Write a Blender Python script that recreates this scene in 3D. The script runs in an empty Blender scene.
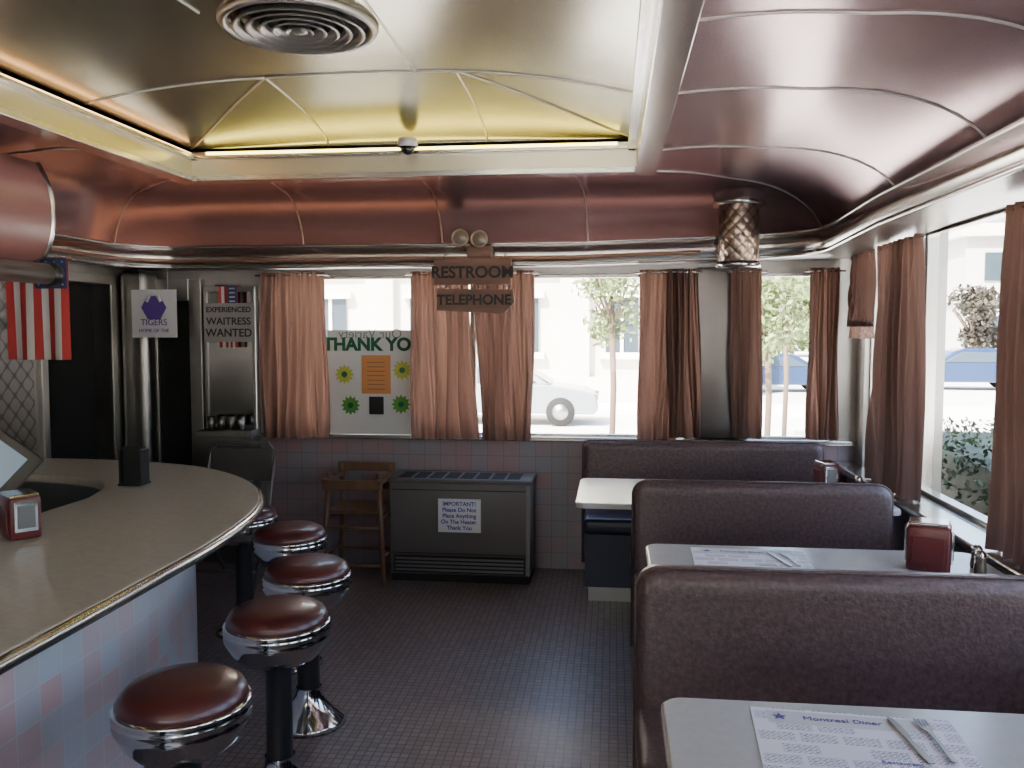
import bpy, bmesh, math, random
from mathutils import Vector, Matrix, Euler
random.seed(7)
S=bpy.context.scene
COL=bpy.context.collection
pi=math.pi
# ------------------------------------------------------------------ materials
def base(name):
    m=bpy.data.materials.new(name); m.use_nodes=True
    nt=m.node_tree; b=nt.nodes["Principled BSDF"]; return m,nt,b
def N(nt,t,**k):
    n=nt.nodes.new(t)
    for a,v in k.items(): setattr(n,a,v)
    return n
def mat(name,col,rough=.5,metal=0.,var=0.,vscale=8.,bump=0.,bscale=60.,emit=None,es=0.,stretch=None,coat=0.):
    m,nt,b=base(name)
    b.inputs["Base Color"].default_value=(*col,1); b.inputs["Roughness"].default_value=rough
    b.inputs["Metallic"].default_value=metal
    if coat: b.inputs["Coat Weight"].default_value=coat
    tc=N(nt,"ShaderNodeTexCoord")
    def mapped():
        if stretch:
            mp=N(nt,"ShaderNodeMapping"); mp.inputs["Scale"].default_value=stretch
            nt.links.new(tc.outputs["Object"],mp.inputs[0]); return mp.outputs[0]
        return tc.outputs["Object"]
    if var:
        no=N(nt,"ShaderNodeTexNoise"); no.inputs["Scale"].default_value=vscale; no.inputs["Detail"].default_value=5
        nt.links.new(mapped(),no.inputs["Vector"])
        r=N(nt,"ShaderNodeValToRGB")
        r.color_ramp.elements[0].position=.3; r.color_ramp.elements[1].position=.7
        r.color_ramp.elements[0].color=(*[max(0,x*(1-var)) for x in col],1)
        r.color_ramp.elements[1].color=(*[min(1,x*(1+var)) for x in col],1)
        nt.links.new(no.outputs[0],r.inputs[0]); nt.links.new(r.outputs[0],b.inputs["Base Color"])
    if bump:
        no=N(nt,"ShaderNodeTexNoise"); no.inputs["Scale"].default_value=bscale; no.inputs["Detail"].default_value=3
        nt.links.new(mapped(),no.inputs["Vector"])
        bp=N(nt,"ShaderNodeBump"); bp.inputs["Strength"].default_value=bump; bp.inputs["Distance"].default_value=.01
        nt.links.new(no.outputs[0],bp.inputs["Height"]); nt.links.new(bp.outputs[0],b.inputs["Normal"])
    if emit:
        b.inputs["Emission Color"].default_value=(*emit,1); b.inputs["Emission Strength"].default_value=es
    return m
def tilemat(name,w,h,c1,c2,mort,ms,rough,mode="floor",bias=0.,var=.0):
    m,nt,b=base(name)
    tc=N(nt,"ShaderNodeTexCoord"); br=N(nt,"ShaderNodeTexBrick")
    br.offset=0; br.squash=1
    br.inputs["Color1"].default_value=(*c1,1); br.inputs["Color2"].default_value=(*c2,1); br.inputs["Mortar"].default_value=(*mort,1)
    br.inputs["Scale"].default_value=1; br.inputs["Mortar Size"].default_value=ms; br.inputs["Brick Width"].default_value=w
    br.inputs["Row Height"].default_value=h; br.inputs["Bias"].default_value=bias; br.inputs["Mortar Smooth"].default_value=.1
    if mode=="floor": nt.links.new(tc.outputs["Object"],br.inputs["Vector"])
    elif mode=="uv": nt.links.new(tc.outputs["UV"],br.inputs["Vector"])
    else:
        sx=N(nt,"ShaderNodeSeparateXYZ"); ad=N(nt,"ShaderNodeMath",operation="ADD"); cx=N(nt,"ShaderNodeCombineXYZ")
        nt.links.new(tc.outputs["Object"],sx.inputs[0]); nt.links.new(sx.outputs[0],ad.inputs[0]); nt.links.new(sx.outputs[1],ad.inputs[1])
        nt.links.new(ad.outputs[0],cx.inputs[0]); nt.links.new(sx.outputs[2],cx.inputs[1]); nt.links.new(cx.outputs[0],br.inputs["Vector"])
    src=br.outputs["Color"]
    if var:
        no=N(nt,"ShaderNodeTexNoise"); no.inputs["Scale"].default_value=1.3
        nt.links.new(tc.outputs["Object"],no.inputs["Vector"])
        mx=N(nt,"ShaderNodeMix",data_type="RGBA",blend_type="MULTIPLY"); mx.inputs[0].default_value=var
        nt.links.new(src,mx.inputs[6]); nt.links.new(no.outputs[0],mx.inputs[7]); src=mx.outputs[2]
    nt.links.new(src,b.inputs["Base Color"])
    b.inputs["Roughness"].default_value=rough
    bp=N(nt,"ShaderNodeBump"); bp.inputs["Strength"].default_value=.3; bp.inputs["Distance"].default_value=.002; bp.invert=True
    nt.links.new(br.outputs["Fac"],bp.inputs["Height"]); nt.links.new(bp.outputs[0],b.inputs["Normal"])
    return m
def quiltmat(name,scale=9.,col=(.55,.5,.44),strength=.5,rough=.3,dist=.008):
    m,nt,b=base(name); b.inputs["Metallic"].default_value=1; b.inputs["Roughness"].default_value=rough
    tc=N(nt,"ShaderNodeTexCoord"); sx=N(nt,"ShaderNodeSeparateXYZ"); nt.links.new(tc.outputs["UV"],sx.inputs[0])
    def wave(op):
        a=N(nt,"ShaderNodeMath",operation=op); nt.links.new(sx.outputs[0],a.inputs[0]); nt.links.new(sx.outputs[1],a.inputs[1])
        k=N(nt,"ShaderNodeMath",operation="MULTIPLY"); nt.links.new(a.outputs[0],k.inputs[0]); k.inputs[1].default_value=scale*pi
        s_=N(nt,"ShaderNodeMath",operation="SINE"); nt.links.new(k.outputs[0],s_.inputs[0])
        ab=N(nt,"ShaderNodeMath",operation="ABSOLUTE"); nt.links.new(s_.outputs[0],ab.inputs[0]); return ab.outputs[0]
    mn=N(nt,"ShaderNodeMath",operation="MULTIPLY"); nt.links.new(wave("ADD"),mn.inputs[0]); nt.links.new(wave("SUBTRACT"),mn.inputs[1])
    r=N(nt,"ShaderNodeValToRGB"); r.color_ramp.elements[0].color=(*[x*.45 for x in col],1); r.color_ramp.elements[1].color=(*col,1); r.color_ramp.elements[1].position=.3
    nt.links.new(mn.outputs[0],r.inputs[0]); nt.links.new(r.outputs[0],b.inputs["Base Color"])
    bp=N(nt,"ShaderNodeBump"); bp.inputs["Strength"].default_value=strength; bp.inputs["Distance"].default_value=dist
    nt.links.new(mn.outputs[0],bp.inputs["Height"]); nt.links.new(bp.outputs[0],b.inputs["Normal"])
    return m
def fabricmat(name,col,tr=.45):
    m=bpy.data.materials.new(name); m.use_nodes=True; nt=m.node_tree; nt.nodes.clear()
    o=N(nt,"ShaderNodeOutputMaterial"); d=N(nt,"ShaderNodeBsdfDiffuse"); t=N(nt,"ShaderNodeBsdfTranslucent"); mx=N(nt,"ShaderNodeMixShader")
    tc=N(nt,"ShaderNodeTexCoord"); mp=N(nt,"ShaderNodeMapping"); mp.inputs["Scale"].default_value=(60,60,3)
    no=N(nt,"ShaderNodeTexNoise"); no.inputs["Scale"].default_value=1; no.inputs["Detail"].default_value=4
    nt.links.new(tc.outputs["Object"],mp.inputs[0]); nt.links.new(mp.outputs[0],no.inputs["Vector"])
    r=N(nt,"ShaderNodeValToRGB"); r.color_ramp.elements[0].color=(*[x*.6 for x in col],1); r.color_ramp.elements[1].color=(*[min(1,x*1.35) for x in col],1)
    nt.links.new(no.outputs[0],r.inputs[0]); nt.links.new(r.outputs[0],d.inputs[0])
    t.inputs[0].default_value=(min(1,col[0]*1.15),col[1]*.95,col[2]*.82,1)
    mx.inputs[0].default_value=tr
    nt.links.new(d.outputs[0],mx.inputs[1]); nt.links.new(t.outputs[0],mx.inputs[2]); nt.links.new(mx.outputs[0],o.inputs[0])
    return m
def glassmat(name):
    m=bpy.data.materials.new(name); m.use_nodes=True; nt=m.node_tree; nt.nodes.clear()
    o=N(nt,"ShaderNodeOutputMaterial"); t=N(nt,"ShaderNodeBsdfTransparent"); g=N(nt,"ShaderNodeBsdfGlossy"); mx=N(nt,"ShaderNodeMixShader")
    g.inputs["Roughness"].default_value=.02; mx.inputs[0].default_value=.03; t.inputs[0].default_value=(.98,.985,.98,1)
    nt.links.new(t.outputs[0],mx.inputs[1]); nt.links.new(g.outputs[0],mx.inputs[2]); nt.links.new(mx.outputs[0],o.inputs[0])
    return m
def printmat(name,ink=(.12,.1,.22)):
    m,nt,b=base(name); b.inputs["Roughness"].default_value=.7
    tc=N(nt,"ShaderNodeTexCoord")
    br=N(nt,"ShaderNodeTexBrick"); br.offset=.37; br.inputs["Scale"].default_value=1
    br.inputs["Brick Width"].default_value=.011; br.inputs["Row Height"].default_value=.0065; br.inputs["Mortar Size"].default_value=.0016
    br.inputs["Color1"].default_value=(*ink,1); br.inputs["Color2"].default_value=(.45,.45,.55,1); br.inputs["Mortar"].default_value=(.84,.82,.88,1)
    nt.links.new(tc.outputs["UV"],br.inputs["Vector"])
    b2=N(nt,"ShaderNodeTexBrick"); b2.offset=.5; b2.inputs["Scale"].default_value=1
    b2.inputs["Brick Width"].default_value=.085; b2.inputs["Row Height"].default_value=.05; b2.inputs["Mortar Size"].default_value=.006
    b2.inputs["Color1"].default_value=(0,0,0,1); b2.inputs["Color2"].default_value=(1,1,1,1); b2.inputs["Mortar"].default_value=(1,1,1,1)
    nt.links.new(tc.outputs["UV"],b2.inputs["Vector"])
    gt=N(nt,"ShaderNodeMath",operation="GREATER_THAN"); gt.inputs[1].default_value=.7; nt.links.new(b2.outputs["Color"],gt.inputs[0])
    mx=N(nt,"ShaderNodeMix",data_type="RGBA"); nt.links.new(gt.outputs[0],mx.inputs[0]); nt.links.new(br.outputs["Color"],mx.inputs[6]); mx.inputs[7].default_value=(.84,.82,.88,1)
    nt.links.new(mx.outputs[2],b.inputs["Base Color"])
    return m

M={}
M["steel"]=mat("stainless",(.52,.5,.465),.22,1,bump=.05,bscale=30,stretch=(1,1,.1))
M["steeld"]=mat("stainless_dull",(.33,.315,.295),.35,1,var=.15,vscale=3,bump=.08,bscale=20)
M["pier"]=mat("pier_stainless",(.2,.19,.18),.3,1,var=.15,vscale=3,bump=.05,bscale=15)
M["chrome"]=mat("chrome",(.62,.62,.62),.1,1)
M["quilt"]=quiltmat("quilted_stainless",9,(.28,.27,.255),.25,.35)
M["quiltb"]=quiltmat("quilted_column_metal",13,(.42,.32,.25),.5,.35)
M["mauve"]=mat("mauve_ceiling_metal",(.33,.212,.218),.24,.78,var=.1,vscale=1.2,bump=.04,bscale=5)
M["tray"]=mat("tray_brushed_metal",(.39,.375,.285),.25,.9,var=.15,vscale=1.5,bump=.06,bscale=8)
M["batten"]=mat("batten_metal",(.6,.56,.52),.35,1)
M["vent"]=mat("vent_metal",(.42,.4,.37),.4,.8)
M["dark"]=mat("opening_shade_black",(.004,.004,.004),.9)  # flat black painted for the shade inside the door openings
M["counter"]=mat("counter_laminate",(.43,.395,.33),.32,0,var=.1,vscale=40)
M["table"]=mat("table_laminate",(.5,.5,.48),.22,0,var=.04,vscale=40)
M["vinyl"]=mat("booth_vinyl",(.10,.063,.062),.38,0,var=.35,vscale=60,bump=.2,bscale=110)
M["navy"]=mat("navy_vinyl",(.014,.016,.04),.4)
M["burg"]=mat("burgundy_vinyl",(.065,.010,.011),.35,0,var=.2,vscale=5,coat=.25)
M["black"]=mat("black_enamel",(.015,.014,.014),.35)
M["curt"]=fabricmat("curtain_fabric",(.14,.088,.073),.34)
M["curtl"]=fabricmat("curtain_lining",(.33,.24,.21),.5)
M["wood"]=mat("highchair_wood",(.13,.062,.03),.45,0,var=.3,vscale=10,stretch=(1,1,.2))
M["signwood"]=mat("sign_wood",(.14,.072,.048),.6,0,var=.35,vscale=9,stretch=(.3,1,2))
M["ink"]=mat("sign_ink",(.012,.01,.01),.6)
M["ghost"]=mat("banner_ghost_ink",(.2,.27,.22),.7)
M["paper"]=mat("paper_white",(.62,.62,.62),.8)
M["green"]=mat("banner_green",(.005,.11,.045),.7)
M["heater"]=mat("heater_enamel",(.1,.088,.08),.5,.1)
M["heaterl"]=mat("heater_grille",(.16,.16,.155),.4,.6)
M["red"]=mat("red_enamel",(.11,.018,.02),.3)
M["flagr"]=mat("flag_red",(.36,.02,.02),.7)
M["flagw"]=mat("flag_white",(.52,.5,.48),.7)
M["flagb"]=mat("flag_blue",(.02,.03,.1),.7)
M["floor"]=tilemat("floor_mosaic",.034,.034,(.18,.14,.138),(.25,.2,.195),(.08,.066,.065),.0028,.38,"floor",0,.2)
M["wtile"]=tilemat("wall_tile",.108,.108,(.31,.19,.2),(.225,.225,.255),(.18,.17,.17),.003,.28,"wall")
M["ctile"]=tilemat("counter_tile",.1,.1,(.56,.37,.37),(.44,.47,.51),(.5,.5,.5),.003,.28,"uv",.0)
M["wallp"]=mat("wall_paint",(.16,.12,.11),.6)
M["copper"]=mat("copper_stripe",(.3,.16,.1),.35,.6)
M["glass"]=glassmat("window_glass")
M["neon"]=mat("neon_warm",(1,.6,.3),.5,emit=(1,.52,.25),es=5)
M["neonp"]=mat("neon_pink",(1,.7,.55),.5,emit=(1,.66,.52),es=3.2)
M["neont"]=mat("neon_tray",(1,.6,.3),.5,emit=(1,.55,.25),es=8)
M["neony"]=mat("neon_yellow",(1,.8,.3),.5,emit=(1,.82,.2),es=10)
M["print"]=printmat("menu_print")
M["screen"]=mat("lcd_screen",(.12,.16,.2),.15,emit=(.45,.6,.75),es=.3)
M["mirror"]=mat("dark_mirror",(.22,.21,.2),.12,1)
M["road"]=mat("asphalt",(.6,.59,.57),.9,0,var=.1,vscale=1)
M["walk"]=mat("sidewalk",(.74,.72,.69),.9,0,var=.08,vscale=2)
M["stone"]=mat("stone_facade",(.66,.61,.54),.85,0,var=.06,vscale=1)
M["stone2"]=mat("grey_facade",(.5,.48,.46),.85)
M["brick"]=mat("brick_red",(.3,.12,.08),.85,0,var=.2,vscale=3)
M["bglass"]=mat("building_window",(.03,.045,.06),.15)
M["leaf"]=mat("leaf_green",(.11,.15,.045),.6,0,var=.5,vscale=3)
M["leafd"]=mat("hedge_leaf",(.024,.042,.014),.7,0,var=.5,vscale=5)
M["leafr"]=mat("leaf_dark",(.035,.03,.02),.7,0,var=.4,vscale=3)
M["bark"]=mat("bark",(.09,.06,.04),.9)
M["carw"]=mat("car_paint_silver",(.24,.26,.29),.25,.3,coat=.5)
M["carb"]=mat("car_paint_blue",(.012,.03,.09),.25,.3,coat=.5)
M["tire"]=mat("tire_rubber",(.006,.006,.006),.9)
M["foil"]=mat("vent_black",(.02,.018,.018),.85)
M["orange"]=mat("paper_orange",(.62,.27,.1),.8)
M["yellow"]=mat("paper_yellow",(.45,.48,.08),.8)
M["lime"]=mat("paper_green",(.09,.3,.05),.8)
M["purple"]=mat("ink_purple",(.1,.05,.28),.7)
M["gold"]=mat("brass_lamp",(.26,.19,.12),.35,.7)
M["lens"]=mat("lamp_lens",(.14,.11,.08),.15)
M["tray2"]=mat("fascia_metal",(.54,.5,.37),.3,1)

# ------------------------------------------------------------------ helpers
def group(name,loc=(0,0,0)):
    e=bpy.data.objects.new(name,None); e.empty_display_size=.1; e.location=loc; COL.objects.link(e); return e
def link(name,me,m,parent=None,smooth=False):
    o=bpy.data.objects.new(name,me); COL.objects.link(o)
    if m: me.materials.append(m if not isinstance(m,str) else M[m])
    if smooth:
        for p in me.polygons: p.use_smooth=True
    if parent:
        o.parent=parent; o.matrix_parent_inverse=Matrix.Translation(-Vector(parent.location))
    return o
def mk(name,v,f,m,parent=None,smooth=False,uv=None):
    me=bpy.data.meshes.new(name); me.from_pydata([tuple(a) for a in v],[],f); me.update()
    if uv:
        l=me.uv_layers.new(name="UVMap")
        for lp in me.loops: l.data[lp.index].uv=uv[lp.vertex_index]
    return link(name,me,m,parent,smooth)
def boxes(name,L,m,parent=None,bev=0.,seg=2):
    bm=bmesh.new()
    for (x0,x1,y0,y1,z0,z1) in L:
        r=bmesh.ops.create_cube(bm,size=1)
        bmesh.ops.transform(bm,matrix=Matrix.Translation(((x0+x1)/2,(y0+y1)/2,(z0+z1)/2))@Matrix.Diagonal((abs(x1-x0),abs(y1-y0),abs(z1-z0),1)),verts=r["verts"])
    if bev: bmesh.ops.bevel(bm,geom=bm.edges[:],offset=bev,segments=seg,affect="EDGES",profile=.5)
    me=bpy.data.meshes.new(name); bm.to_mesh(me); bm.free()
    return link(name,me,m,parent,bool(bev) and seg>2)
def box(name,x0,x1,y0,y1,z0,z1,m,parent=None,bev=0.,seg=2): return boxes(name,[(x0,x1,y0,y1,z0,z1)],m,parent,bev,seg)
def lathe(name,c,prof,m,parent=None,seg=36,axis="z",smooth=True,quiltuv=False):
    v=[];f=[];uv=[]
    n=len(prof)
    for i in range(seg+1 if quiltuv else seg):
        a=2*pi*i/seg
        for j,(r,z) in enumerate(prof):
            if axis=="z": v.append((c[0]+r*math.cos(a),c[1]+r*math.sin(a),c[2]+z))
            elif axis=="y": v.append((c[0]+r*math.cos(a),c[1]+z,c[2]+r*math.sin(a)))
            else: v.append((c[0]+z,c[1]+r*math.cos(a),c[2]+r*math.sin(a)))
            uv.append((a*.1224,z))
    for i in range(seg):
        k=(i+1)%seg if not quiltuv else i+1
        for j in range(n-1):
            f.append((i*n+j,k*n+j,k*n+j+1,i*n+j+1))
    o=mk(name,v,f,m,parent,smooth,uv)
    bm=bmesh.new(); bm.from_mesh(o.data); bmesh.ops.recalc_face_normals(bm,faces=bm.faces); bm.to_mesh(o.data); bm.free()
    return o
def tube(name,pts,r,m,parent=None,seg=8,closed=False):
    pts=[Vector(p) for p in pts]; v=[];f=[]; n=len(pts); up0=None
    for i,p in enumerate(pts):
        if closed: t=(pts[(i+1)%n]-pts[i-1])
        else: t=(pts[min(i+1,n-1)]-pts[max(i-1,0)])
        t.normalize()
        if up0 is None:
            up0=Vector((0,0,1)) if abs(t.z)<.9 else Vector((1,0,0))
        a=t.cross(up0)
        if a.length<1e-4: a=t.cross(Vector((0,1,0)))
        a.normalize(); b=a.cross(t).normalized(); up0=b
        for k in range(seg):
            q=2*pi*k/seg; v.append(p+a*(r*math.cos(q))+b*(r*math.sin(q)))
    for i in range(n if closed else n-1):
        for k in range(seg):
            j=(i+1)%n
            f.append((i*seg+k,i*seg+(k+1)%seg,j*seg+(k+1)%seg,j*seg+k))
    if not closed:
        f.append(tuple(range(seg-1,-1,-1))); f.append(tuple((n-1)*seg+k for k in range(seg)))
    return mk(name,v,f,m,parent,True)
def prism(name,poly,z0,z1,m,parent=None,bev=0.,seg=3,smooth=False):
    bm=bmesh.new(); vs=[bm.verts.new((x,y,z0)) for x,y in poly]; fc=bm.faces.new(vs)
    r=bmesh.ops.extrude_face_region(bm,geom=[fc]); 
    bmesh.ops.translate(bm,vec=(0,0,z1-z0),verts=[g for g in r["geom"] if isinstance(g,bmesh.types.BMVert)])
    bmesh.ops.recalc_face_normals(bm,faces=bm.faces)
    if bev:
        ed=[e for e in bm.edges if abs(e.verts[0].co.z-e.verts[1].co.z)<1e-5]
        bmesh.ops.bevel(bm,geom=ed,offset=bev,segments=seg,affect="EDGES",profile=.5)
    me=bpy.data.meshes.new(name); bm.to_mesh(me); bm.free()
    return link(name,me,m,parent,smooth)
def text(name,s,loc,size,m,parent=None,rot=(pi/2,0,0),ext=.001,ax="CENTER",bold=0.,sx=1.):
    cu=bpy.data.curves.new(name,"FONT"); cu.body=s; cu.size=size; cu.extrude=ext; cu.align_x=ax; cu.align_y="CENTER"; cu.offset=bold
    o=bpy.data.objects.new(name,cu); COL.objects.link(o); o.location=loc; o.rotation_euler=rot; o.scale=(sx,1,1); cu.materials.append(M[m])
    if parent: o.parent=parent; o.matrix_parent_inverse=Matrix.Translation(-Vector(parent.location))
    return o
def rrect(x0,x1,y0,y1,r,n=6):
    P=[]
    for (cx,cy,a0) in [(x1-r,y1-r,0),(x0+r,y1-r,90),(x0+r,y0+r,180),(x1-r,y0+r,270)]:
        for i in range(n+1):
            a=math.radians(a0+90*i/n); P.append((cx+r*math.cos(a),cy+r*math.sin(a)))
    return P
def spin(o,pivot,rot):
    p=Vector(pivot); R=rot.to_matrix()
    for v in o.data.vertices: v.co=R@(v.co-p)+p

# ------------------------------------------------------------------ room shell
XR,XL,YF,YB=1.55,-3.33,5.70,-3.2
box("floor",XL-.15,XR+.15,YB-.15,YF+.15,-.1,0,"floor")
box("roof_slab",XL-.2,XR+.2,YB-.2,YF+.2,2.95,3.1,"wallp")  # unseen roof slab above the cove, added to block the sun
T=.14
boxes("wall_far",[(XL-.15,XR+T,YF,YF+T,1.97,2.95),(XL-.15,-2.33,YF,YF+T,0,1.97),(-2.33,XR+T,YF,YF+T,0,.88),(.50,.86,YF,YF+T,.88,1.97),(1.42,XR+T,YF,YF+T,.88,1.97)],"steeld")
box("wainscot_far",-2.38,XR-.002,YF-.014,YF-.001,0.0,.862,"wtile")
box("trim_1",-2.40,XR-.002,YF-.05,YF-.001,.862,.892,"steel",bev=.006)
wy=[(-3.0,-1.6),(-1.5,-.05),(.05,1.45),(1.55,2.95),(3.05,4.62),(4.70,5.52)]
L=[(XR,XR+T,YB-.15,YF,2.1,2.95),(XR,XR+T,YB-.15,YF,0,.76)]
prev=YB
for a,b in wy: L.append((XR,XR+T,prev,a,.76,2.1)); prev=b
L.append((XR,XR+T,prev,YF,.76,2.1))
boxes("wall_right",L,"steeld")
box("wainscot_right",XR-.06,XR-.002,YB,YF-.06,0,.72,"wtile")
box("trim_2",1.40,XR-.001,YB,YF-.06,.72,.762,"steel",bev=.008)
boxes("wall_left",[(XL-T,XL,YB,4.72,0,2.95),(XL-T,XL,5.38,YF,0,2.95),(XL-T,XL,4.72,5.38,1.9,2.95)],"steeld")
boxes("wall_back",[(XL-T,-2.3,YB-T,YB,0,2.95),(.6,XR+T,YB-T,YB,0,2.95),(-2.3,.6,YB-T,YB,0,.88),(-2.3,.6,YB-T,YB,2.0,2.95)],"steeld")
def window(name,ax,a0,a1,z0,z1,pos,mull=[]):
    g=group(name,((a0+a1)/2,pos,(z0+z1)/2) if ax=="x" else (pos,(a0+a1)/2,(z0+z1)/2))
    w=.025; fr=[(a0,a0+w,z0,z1),(a1-w,a1,z0,z1),(a0,a1,z0,z0+w),(a0,a1,z1-w,z1)]+[(q-.02,q+.02,z0,z1) for q in mull]
    L=[]
    for a,b,c_,d in fr:
        L.append((a,b,pos+.03,pos+.09,c_,d) if ax=="x" else (pos+.03,pos+.09,a,b,c_,d))
    boxes("frame",L,"steel",g,bev=.004)
    if ax=="x": box("pane",a0+.01,a1-.01,pos+.055,pos+.06,z0+.01,z1-.01,"glass",g)
    else: box("pane",pos+.055,pos+.06,a0+.01,a1-.01,z0+.01,z1-.01,"glass",g)
window("window_1","x",-2.33,.5,.88,1.97,YF,[-.93,.2])
window("window_2","x",.86,1.42,.88,1.97,YF)
for i,(a,b) in enumerate(wy): window("window_%d"%(i+3),"y",a,b,.76,2.1,XR)
window("window_9","x",-2.3,.6,.88,2.0,YB-.1,[-.85])  # unseen window behind the camera, added for light in reflections

# ------------------------------------------------------------------ cove ceiling ring
def arc(cx,cy,r,a0,a1,n): return [(cx+r*math.cos(math.radians(a0+(a1-a0)*i/n)),cy+r*math.sin(math.radians(a0+(a1-a0)*i/n))) for i in range(n+1)]
def resample(P,n):
    P=[Vector(p) for p in P]; L=[0]
    for i in range(1,len(P)): L.append(L[-1]+(P[i]-P[i-1]).length)
    out=[]
    for k in range(n+1):
        s_=L[-1]*k/n; i=1
        while i<len(P)-1 and L[i]<s_: i+=1
        seg=L[i]-L[i-1]; t=0 if seg==0 else (s_-L[i-1])/seg
        out.append(P[i-1].lerp(P[i],t))
    return out
IX0,IX1,IY=-2.46,.21,4.78
def ring(ox0,ox1,oy,R=.38):
    P=[];Q=[];Z=[]
    def add(pin,pout,n,z0,z1):
        a=resample(pin,n); b=resample(pout,n)
        st=0 if not P else 1
        for i in range(st,n+1): P.append(a[i]);Q.append(b[i]);Z.append(z0+(z1-z0)*i/n)
    zr,zf,zl=2.22,2.14,2.14
    add([(IX1,YB),(IX1,4.2)],[(ox1,YB),(ox1,4.2)],30,zr,zr)
    d45=arc(ox1-R,oy-R,R,0,90,12)
    add([(IX1,4.2),(IX1,IY)],[(ox1,4.2)]+d45[:7],16,zr,(zr+zf)/2)
    add([(IX1,IY),(-.25,IY)],d45[6:]+[(-.25,oy)],16,(zr+zf)/2,zf)
    add([(-.25,IY),(-1.95,IY)],[(-.25,oy),(-1.95,oy)],14,zf,zf)
    d2=arc(ox0+R,oy-R,R,90,180,12)
    add([(-1.95,IY),(IX0,IY)],[(-1.95,oy)]+d2[:7],14,zf,zl)
    add([(IX0,IY),(IX0,4.2)],d2[6:]+[(ox0,4.2)],14,zl,zl)
    add([(IX0,4.2),(IX0,YB)],[(ox0,4.2),(ox0,YB)],24,zl,zl)
    return P,Q,Z
P,Q,Z=ring(-3.24,1.34,5.56,.42)
_,LQ,_=ring(-3.14,1.22,5.42,.36)
NT=14
def cove(i,t,off=0.):
    p=P[i].lerp(Q[i],t)
    zt=2.455; ze=Z[i]-.08
    if t<.42: z=zt+.012*math.sin(pi*t/.42)
    else:
        u=(t-.42)/.58; z=ze+(zt-ze)*math.sqrt(max(0,1-u**2.3))
    return Vector((p.x,p.y,z+off))
v=[];f=[]
for i in range(len(P)):
    for j in range(NT+1): v.append(cove(i,1-(1-j/NT)**1.6))
for i in range(len(P)-1):
    for j in range(NT):
        a=i*(NT+1)+j; f.append((a,a+1,a+NT+2,a+NT+1))
mk("ceiling_cove",v,f,"mauve",smooth=True)
g=group("trim_3",(0,4,2.4))
def near(side,val):
    best=None
    for i in range(len(P)):
        if side=="r" and abs(P[i].x-IX1)<.01: d=abs(P[i].y-val)
        elif side=="f" and abs(P[i].y-IY)<.01: d=abs(P[i].x-val)
        elif side=="l" and abs(P[i].x-IX0)<.01: d=abs(P[i].y-val)
        else: continue
        if best is None or d<best[0]: best=(d,i)
    return best[1]
bl=[("r",y) for y in (4.75,4.1,3.28,2.37,1.45,.55,-.4,-1.3,-2.2)]+[("f",x) for x in (-.235,-1.1,-1.98)]+[("l",y) for y in (4.7,4.0,3.1,2.2,1.3)]
for k,(s_,val) in enumerate(bl):
    i=near(s_,val)
    pts=[cove(i,1-(1-j/20)**1.6,-.002) for j in range(21)]
    tube("batten_%d"%k,pts,.005,"batten",g,6)
n=len(P)
def strip(name,path,zf0,zf1,m,parent=None,th=.0):
    v=[];f=[]
    for i in range(n): v+= [(path[i].x,path[i].y,Z[i]+zf0),(path[i].x,path[i].y,Z[i]+zf1)]
    for i in range(n-1): f.append((2*i,2*i+1,2*i+3,2*i+2))
    o=mk(name,v,f,m,parent,True)
    if th:
        md=o.modifiers.new("s","SOLIDIFY"); md.thickness=th; md.offset=0
    return o
g=group("valance",(0,4,2.1))
strip("face",LQ,-.13,0.0,"steel",g,.012)
tube("top_bead",[(q.x,q.y,Z[i]+.004) for i,q in enumerate(LQ)],.010,"steel",g)
tube("mid_bead",[(q.x,q.y,Z[i]-.045) for i,q in enumerate(LQ)],.006,"steel",g)
m0,m1=near("f",-.0),n-1
tube("copper_bead",[(LQ[i].x,LQ[i].y-.004,Z[i]-.085) for i in range(m0,m1)],.014,"copper",g)
tube("low_bead",[(q.x,q.y,Z[i]-.128) for i,q in enumerate(LQ)],.012,"steel",g)
_,WQ,_=ring(XL,XR,YF,.02)
v=[];f=[]
for i in range(n): v+=[(LQ[i].x,LQ[i].y,Z[i]-.13),(WQ[i].x,WQ[i].y,Z[i]-.13)]
for i in range(n-1): f.append((2*i,2*i+1,2*i+3,2*i+2))
mk("underside",v,f,"steeld",g)
g=group("cove_light",(-1.5,5.4,2.1))
def covept(i): return Vector((LQ[i].x,LQ[i].y,Z[i]-.05)).lerp(Vector((Q[i].x,Q[i].y,Z[i]-.05)),.45)
tube("neon_tube",[covept(i) for i in range(near("f",-1.1),n-22)],.007,"neon",g)
tube("neon_tube_pink",[covept(i) for i in range(near("f",.1),near("f",-1.1))],.007,"neonp",g)

# ------------------------------------------------------------------ tray
fx0,fx1,fy=IX0+.09,IX1-.09,IY-.09
g=group("tray_frame",(-1.1,1,2.5))
boxes("frame_lip",[(fx1,IX1+.02,YB,IY+.02,2.44,2.475),(IX0-.02,fx0,YB,IY+.02,2.44,2.475),(fx0,fx1,fy,IY+.02,2.44,2.475)],"steel",g,bev=.004)
boxes("frame_fascia",[(fx1,fx1+.012,YB,fy,2.47,2.60),(fx0-.012,fx0,YB,fy,2.47,2.60),(fx0,fx1,fy,fy+.012,2.47,2.60)],"tray2",g)
boxes("frame_step",[(fx1-.045,fx1+.01,YB,fy,2.555,2.575),(fx0-.01,fx0+.045,YB,fy,2.555,2.575),(fx0,fx1,fy-.045,fy+.01,2.555,2.575)],"steel",g,bev=.003)
tube("neon_left",[(fx0+.02,YB,2.584),(fx0+.02,fy-.05,2.584)],.005,"neont",g)
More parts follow.
